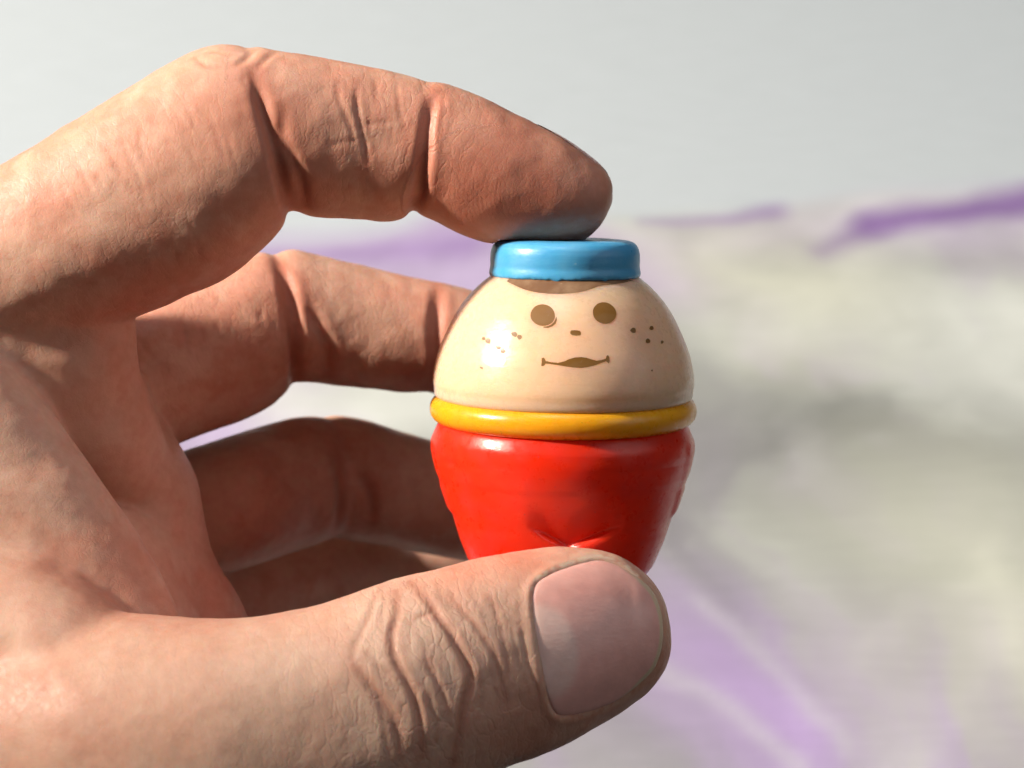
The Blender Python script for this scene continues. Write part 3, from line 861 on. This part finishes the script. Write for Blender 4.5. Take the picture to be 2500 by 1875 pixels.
# --- thumb nail: bed sunk into the skin, folds standing up round it
nail_out = [(1300, 1470), (1301, 1445), (1310, 1424), (1335, 1406), (1369, 1390), (1426, 1372), (1470, 1366), (1523, 1386), (1573, 1425), (1600, 1465), (1614, 1515), (1614, 1569), (1600, 1619), (1573, 1656),
            (1523, 1702), (1465, 1729), (1410, 1745), (1375, 1748), (1354, 1738), (1336, 1690), (1319, 1607), (1306, 1531)]
no = np.array(nail_out, float)
no = np.vstack([no, no[:1]])
def closed_spline(P, per=8):
    P = np.asarray(P)[:-1]; n = len(P); out = []
    for i in range(n):
        p0, p1, p2, p3 = P[i-1], P[i], P[(i+1) % n], P[(i+2) % n]
        for k in range(per):
            u = k / per
            out.append(0.5*((2*p1) + (-p0+p2)*u + (2*p0-5*p1+4*p2-p3)*u*u + (-p0+3*p1-3*p2+p3)*u**3))
    return np.array(out)
NO = closed_spline(no)
def inside_dist(P, poly):
    """signed distance in pixels, positive inside"""
    x, y = P[:, 0], P[:, 1]
    ins = np.zeros(len(P), bool); best = np.full(len(P), 1e18)
    A = poly; B = np.roll(poly, -1, 0)
    for a, b in zip(A, B):
        c = ((a[1] > y) != (b[1] > y)) & (x < (b[0]-a[0]) * (y-a[1]) / (b[1]-a[1] + 1e-12) + a[0])
        ins ^= c
        d = b - a
        t = np.clip(((P - a) @ d) / (d @ d + 1e-12), 0, 1)
        best = np.minimum(best, np.sum((P - a - t[:, None]*d)**2, 1))
    d = np.sqrt(best)
    return np.where(ins, d, -d)
s = FPX / (DIST - V[:, 2])
PX = np.column_stack([V[:, 0]*s + 1250, -V[:, 1]*s + 937.5])
sel = np.where((PX[:, 0] > 1200) & (PX[:, 0] < 1700) & (PX[:, 1] > 1280) & (PX[:, 1] < 1850) & (V[:, 2] > 14) & (nr[:, 2] > -0.2))[0]
sd = inside_dist(PX[sel], NO) / 20.0          # mm
x0 = PX[sel, 0]
prox = np.clip((1440 - x0) / 120, 0, 1)        # strong fold at the base and sides, none at the tip
dist_ = np.clip((x0 - 1560) / 40, 0, 1)
bed = np.clip(sd / 0.5, 0, 1)
disp[sel] += -0.45 * bed * (1 - 0.3*dist_)
o = np.clip(-sd, 0, 9)
disp[sel] += (0.26*prox + 0.12*(1 - prox)*(1 - dist_)) * np.exp(-((o - 0.55)/0.5)**2) * (sd < 0.1)
redness[sel] = np.maximum(redness[sel], 0.2*np.exp(-(sd/0.5)**2))
groove(z7([(1095, 560), (1110, 680), (1130, 800), (1165, 920), (1205, 1030)]), 0.22, 0.2, .5)

# small natural unevenness
disp += (fbm(V * 0.16, 3) - 0.5) * 0.55 + (fbm(V * 0.75 + 5, 3) - 0.5) * 0.08
V = V + nr * disp[:, None]
# let the fingertip and thumb lie flat against the toy instead of passing into it
for _ in range(2):
    V = V + 0.25 * (lap(V) - V)

# --- press flat against what is held
Vt = (V - T0) @ TM                    # toy's own frame
rad = np.hypot(Vt[:, 0], Vt[:, 2])
m = (Vt[:, 1] > 18) & (Vt[:, 1] < 22.02) & (rad < 9.4)
Vt[m, 1] = 21.95
V = Vt @ TM.T + T0

# --- pigment
nrm2 = normals(V)
n_big = fbm(V * 0.085 + 40, 3); n_mid = fbm(V * 0.3 + 11, 3)
basec = np.array([0.68, 0.395, 0.29]); redc = np.array([0.57, 0.195, 0.125]); palec = np.array([0.76, 0.53, 0.41]); tanc = np.array([0.72, 0.48, 0.36])
C = np.tile(basec, (N, 1))
def blend(c, m):
    global C
    m = np.clip(m, 0, 1)[:, None]
    C = C + (c - C) * m
blend(redc, np.clip((n_big - 0.45) * 2.2, 0, 0.42))
blend(redc, np.clip((fbm(V * 0.55 + 71, 3) - 0.5) * 2.0, 0, 0.16))
blend(palec, np.clip((n_mid - 0.52) * 2.0, 0, 0.22))
blend(redc*1.05, 0.8*near([px(1300, 470, 10), px(1400, 500, 8), px(1180, 440, 12), px(1250, 350, 8)], 8) + 0.4*near([px(760, 380, 16), px(700, 300, 16)], 6))
blend(redc, 0.5*near([px(560, 300, 16), px(330, 760, 10), px(420, 900, 2)], 8))
blend(palec, 0.75*near([px(1000, 1600, 36), px(950, 1500, 34), px(1100, 1560, 33), px(900, 1750, 36), px(700, 1650, 38)], 9))
blend(redc*1.25, 0.55*near([px(1250, 1380, 24), px(1130, 1400, 26)], 5))
blend(tanc, 0.5*near([px(600, 1800, 42), px(400, 1700, 42)], 12))
blend(redc*0.85, redness * 0.75)
blend(redc*0.7, creaseness * 0.45)
fl = np.zeros(N); fl[sel] = np.exp(-((sd + 0.25)/0.3)**2) * np.clip((PX[sel, 1] < 1480) * 1.0 + 0.35, 0, 1) * (x0 < 1560)
blend(np.array([0.80, 0.64, 0.50]), fl * np.clip((fbm(V * 1.6 + 3, 3) - 0.42) * 6, 0, 0.8))
C = np.clip(C, 0.02, 1)

# --- measure along each digit, for fine cross lines
lines = np.zeros((N, 3)); across = np.zeros(N)
def along(a, b, r, wm, rm):
    d = b - a; L = np.linalg.norm(d); d = d / L
    e = np.cross([0, 0, 1.0], d); e /= np.linalg.norm(e)
    t = (V - a) @ d
    q = np.linalg.norm(V - a - t[:, None]*d, axis=1)
    k = (t > -4) & (t < L + 6) & (q < r) & (lines[:, 0] == 0)
    lines[k, 0] = t[k] + 100
    across[k] = (V[k] - a) @ e
    lines[k, 1] = (wm(t[k] / L) if callable(wm) else wm) * np.clip((t[k] + 4) / 3, 0, 1)
    lines[k, 2] = rm(t[k] / L) if callable(rm) else rm
along(px(1000, 360, 5), px(1480, 480, 2), 12, lambda u: 0.35*np.exp(-(u/0.35)**2), 0.0)
k_ = lines[:, 0] > 0
core = px(1350, 470, 11)
lines[k_, 2] = np.exp(-np.sum((V[k_] - px(1190, 520, 10))**2, 1) / 30.0)      # print ridges curve round the pad
lines[k_, 0] = np.where(lines[k_, 2] > 0.02, np.linalg.norm(V[k_] - core, axis=1), lines[k_, 0])
along(px(620, 320, 9), px(1020, 360, 5), 12, lambda u: 0.1 + 0.22*np.clip(u, 0, 1), 0.0)
along(px(0, 650, 5), px(600, 330, 8), 15, 0.16, 0.0)
along(px(300, 1830, 28), px(1300, 1590, 20), 17, lambda u: 0.12 + 0.5*np.exp(-((u - 0.72)/0.24)**2), 0.0)
along(px(400, 880, -22), px(700, 780, -26), 13, 0.3, 0.0)
along(px(700, 780, -26), px(1300, 860, -31), 12, 0.2, 0.0)

hand = link_mesh('hand', V, Q, M_skin, None, origin=px(-500, 1700, 40))
hand['label'] = 'bare left hand pinching the egg-shaped toy between thumb and bent forefinger'
hand['category'] = 'hand'
a = hand.data.color_attributes.new('pigment', 'FLOAT_COLOR', 'POINT')
a.data.foreach_set('color', np.column_stack([C, np.ones(N)]).astype(np.float32).ravel())
a = hand.data.attributes.new('lines', 'FLOAT_VECTOR', 'POINT')
a.data.foreach_set('vector', lines.astype(np.float32).ravel())
a = hand.data.attributes.new('across', 'FLOAT', 'POINT')
a.data.foreach_set('value', across.astype(np.float32))

# --- the thumb nail itself: a curved plate over the bed
def make_nail():
    gx = np.linspace(NO[:, 0].min(), NO[:, 0].max(), 90)
    gy = np.linspace(NO[:, 1].min(), NO[:, 1].max(), 100)
    cen = np.array([1450.0, 1555.0])
    K, Rn = 144, 40
    ang = np.linspace(0, 2*np.pi, K, endpoint=False)
    # outline resampled by angle round the centre
    d = NO - cen; oa = np.arctan2(d[:, 1], d[:, 0]) % (2*np.pi); orr = np.hypot(d[:, 0], d[:, 1])
    k = np.argsort(oa)
    rad = np.interp(ang, np.concatenate([oa[k] - 2*np.pi, oa[k], oa[k] + 2*np.pi]), np.tile(orr[k], 3))
    P2, sdv = [], []
    for i in range(Rn + 1):
        f = (i / Rn) ** 0.8
        for j in range(K):
            P2.append(cen + rad[j] * f * np.array([math.cos(ang[j]), math.sin(ang[j])]))
    P2 = np.array(P2)
    sdv = inside_dist(P2, NO) / 20.0
    sdv[-K:] = 0
    P = []
    for (x, y), q in zip(P2, sdv):
        h = cast(smoothBVH, x, y)
        n = h[1] if h[1].z > 0 else -h[1]
        tip = max(0, min(1, (x - 1540) / 50))
        lift = -0.16*(1 - tip) * math.exp(-max(q, 0) / 0.3) + 0.08 + 0.18 * min(1, q / 4) + 0.12 * tip
        P.append(np.array(h[0]) + np.array(n) * lift)
    P = np.array(P)
    F = []
    for i in range(Rn):
        for j in range(K):
            j2 = (j + 1) % K
            if i == 0:
                F.append((0, K + j2, K + j)) if j else F.append((0, K + j2, K + j))
            else:
                F.append((i*K + j, i*K + j2, (i+1)*K + j2, (i+1)*K + j))
    # a rim turned down to give the plate its thickness
    n0 = len(P)
    rim = P[Rn*K:(Rn+1)*K] + np.array([0.05, 0, -0.5])
    P = np.vstack([P, rim])
    for j in range(K):
        j2 = (j + 1) % K
        F.append((Rn*K + j, Rn*K + j2, n0 + j2, n0 + j))
    # smooth the plate
    ob = link_mesh('thumbnail', P, F, M_nail, hand)
    bm = bmesh.new(); bm.from_mesh(ob.data); bmesh.ops.remove_doubles(bm, verts=bm.verts[:], dist=1e-7)
    bmesh.ops.recalc_face_normals(bm, faces=bm.faces[:])
    bmesh.ops.delete(bm, geom=[v for v in bm.verts if not v.link_faces], context='VERTS')
    bm.to_mesh(ob.data); bm.free()
    me = ob.data
    me.polygons.foreach_set('use_smooth', np.ones(len(me.polygons), bool))
    # pigment by place on the nail
    n = len(me.vertices)
    co = np.empty(n*3); me.vertices.foreach_get('co', co); co = co.reshape(-1, 3) + np.array(ob.matrix_world.translation if False else (Vector(ob.location)))
    inv = np.array(FR.inverted())
    W = co @ inv[:3, :3].T + inv[:3, 3]
    s = FPX / (DIST - W[:, 2])
    Pp = np.column_stack([W[:, 0]*s + 1250, -W[:, 1]*s + 937.5])
    sdp = inside_dist(Pp, NO) / 20.0
    pink = np.array([0.88, 0.475, 0.42]); moon = np.array([0.90, 0.68, 0.61]); edge = np.array([0.74, 0.57, 0.40]); deep = np.array([0.70, 0.33, 0.30])
    Cn = np.tile(pink, (n, 1))
    g = np.exp(-(((Pp[:, 0]-1440)/70)**2 + ((Pp[:, 1]-1455)/50)**2))[:, None]
    Cn += (deep - Cn) * 0.6 * g
    c = np.array([1330.0, 1590.0]); dd = (Pp - c) @ np.array([[0.98, 0.2], [-0.2, 0.98]])
    q = np.sqrt((dd[:, 0]/82)**2 + (dd[:, 1]/118)**2)
    Cn += (moon - Cn) * (0.6*np.clip((1.08 - q)/0.22, 0, 1))[:, None]
    tipm = np.clip((Pp[:, 0] - 1500)/60, 0, 1)
    Cn += (edge - Cn) * (np.clip((0.34 - sdp)/0.12, 0, 1) * tipm)[:, None]
    at = me.color_attributes.new('pigment', 'FLOAT_COLOR', 'POINT')
    at.data.foreach_set('color', np.column_stack([Cn, np.ones(n)]).astype(np.float32).ravel())
    return ob
make_nail()

# --- nail of the index finger, on the side turned up and away from the camera
def make_index_nail():
    c = px(1385, 380, 0); ax = px(1470, 425, 0) - px(1300, 320, 0); ax /= np.linalg.norm(ax)
    up = np.array([0.35, 0.62, -0.70]); up -= ax * (up @ ax); up /= np.linalg.norm(up)
    sd_ = np.cross(ax, up)
    P, F = [], []
    Rn, K = 12, 48
    for i in range(Rn + 1):
        f = i / Rn
        for j in range(K):
            a_ = 2*math.pi*j/K
            u = np.sign(math.cos(a_))*abs(math.cos(a_))**0.75 * 6.3*f; w_ = np.sign(math.sin(a_))*abs(math.sin(a_))**0.75 * 5.0*f
            o_ = c + ax*u + sd_*w_ + up*40
            h = smoothBVH.ray_cast(Vector(o_), Vector(-up))
            P.append(np.array(h[0] if h[0] is not None else c) + up*(0.22 - 0.15*f**4))
    for i in range(Rn):
        for j in range(K):
            j2 = (j+1) % K
            F.append((i*K+j, i*K+j2, (i+1)*K+j2, (i+1)*K+j) if i else (0, K+j2, K+j))
    o = link_mesh('fingernail', np.array(P), F, M_nail, hand)
    at = o.data.color_attributes.new('pigment', 'FLOAT_COLOR', 'POINT')
    at.data.foreach_set('color', np.tile(np.array([0.80, 0.42, 0.365, 1.0], np.float32), len(o.data.vertices)))
make_index_nail()
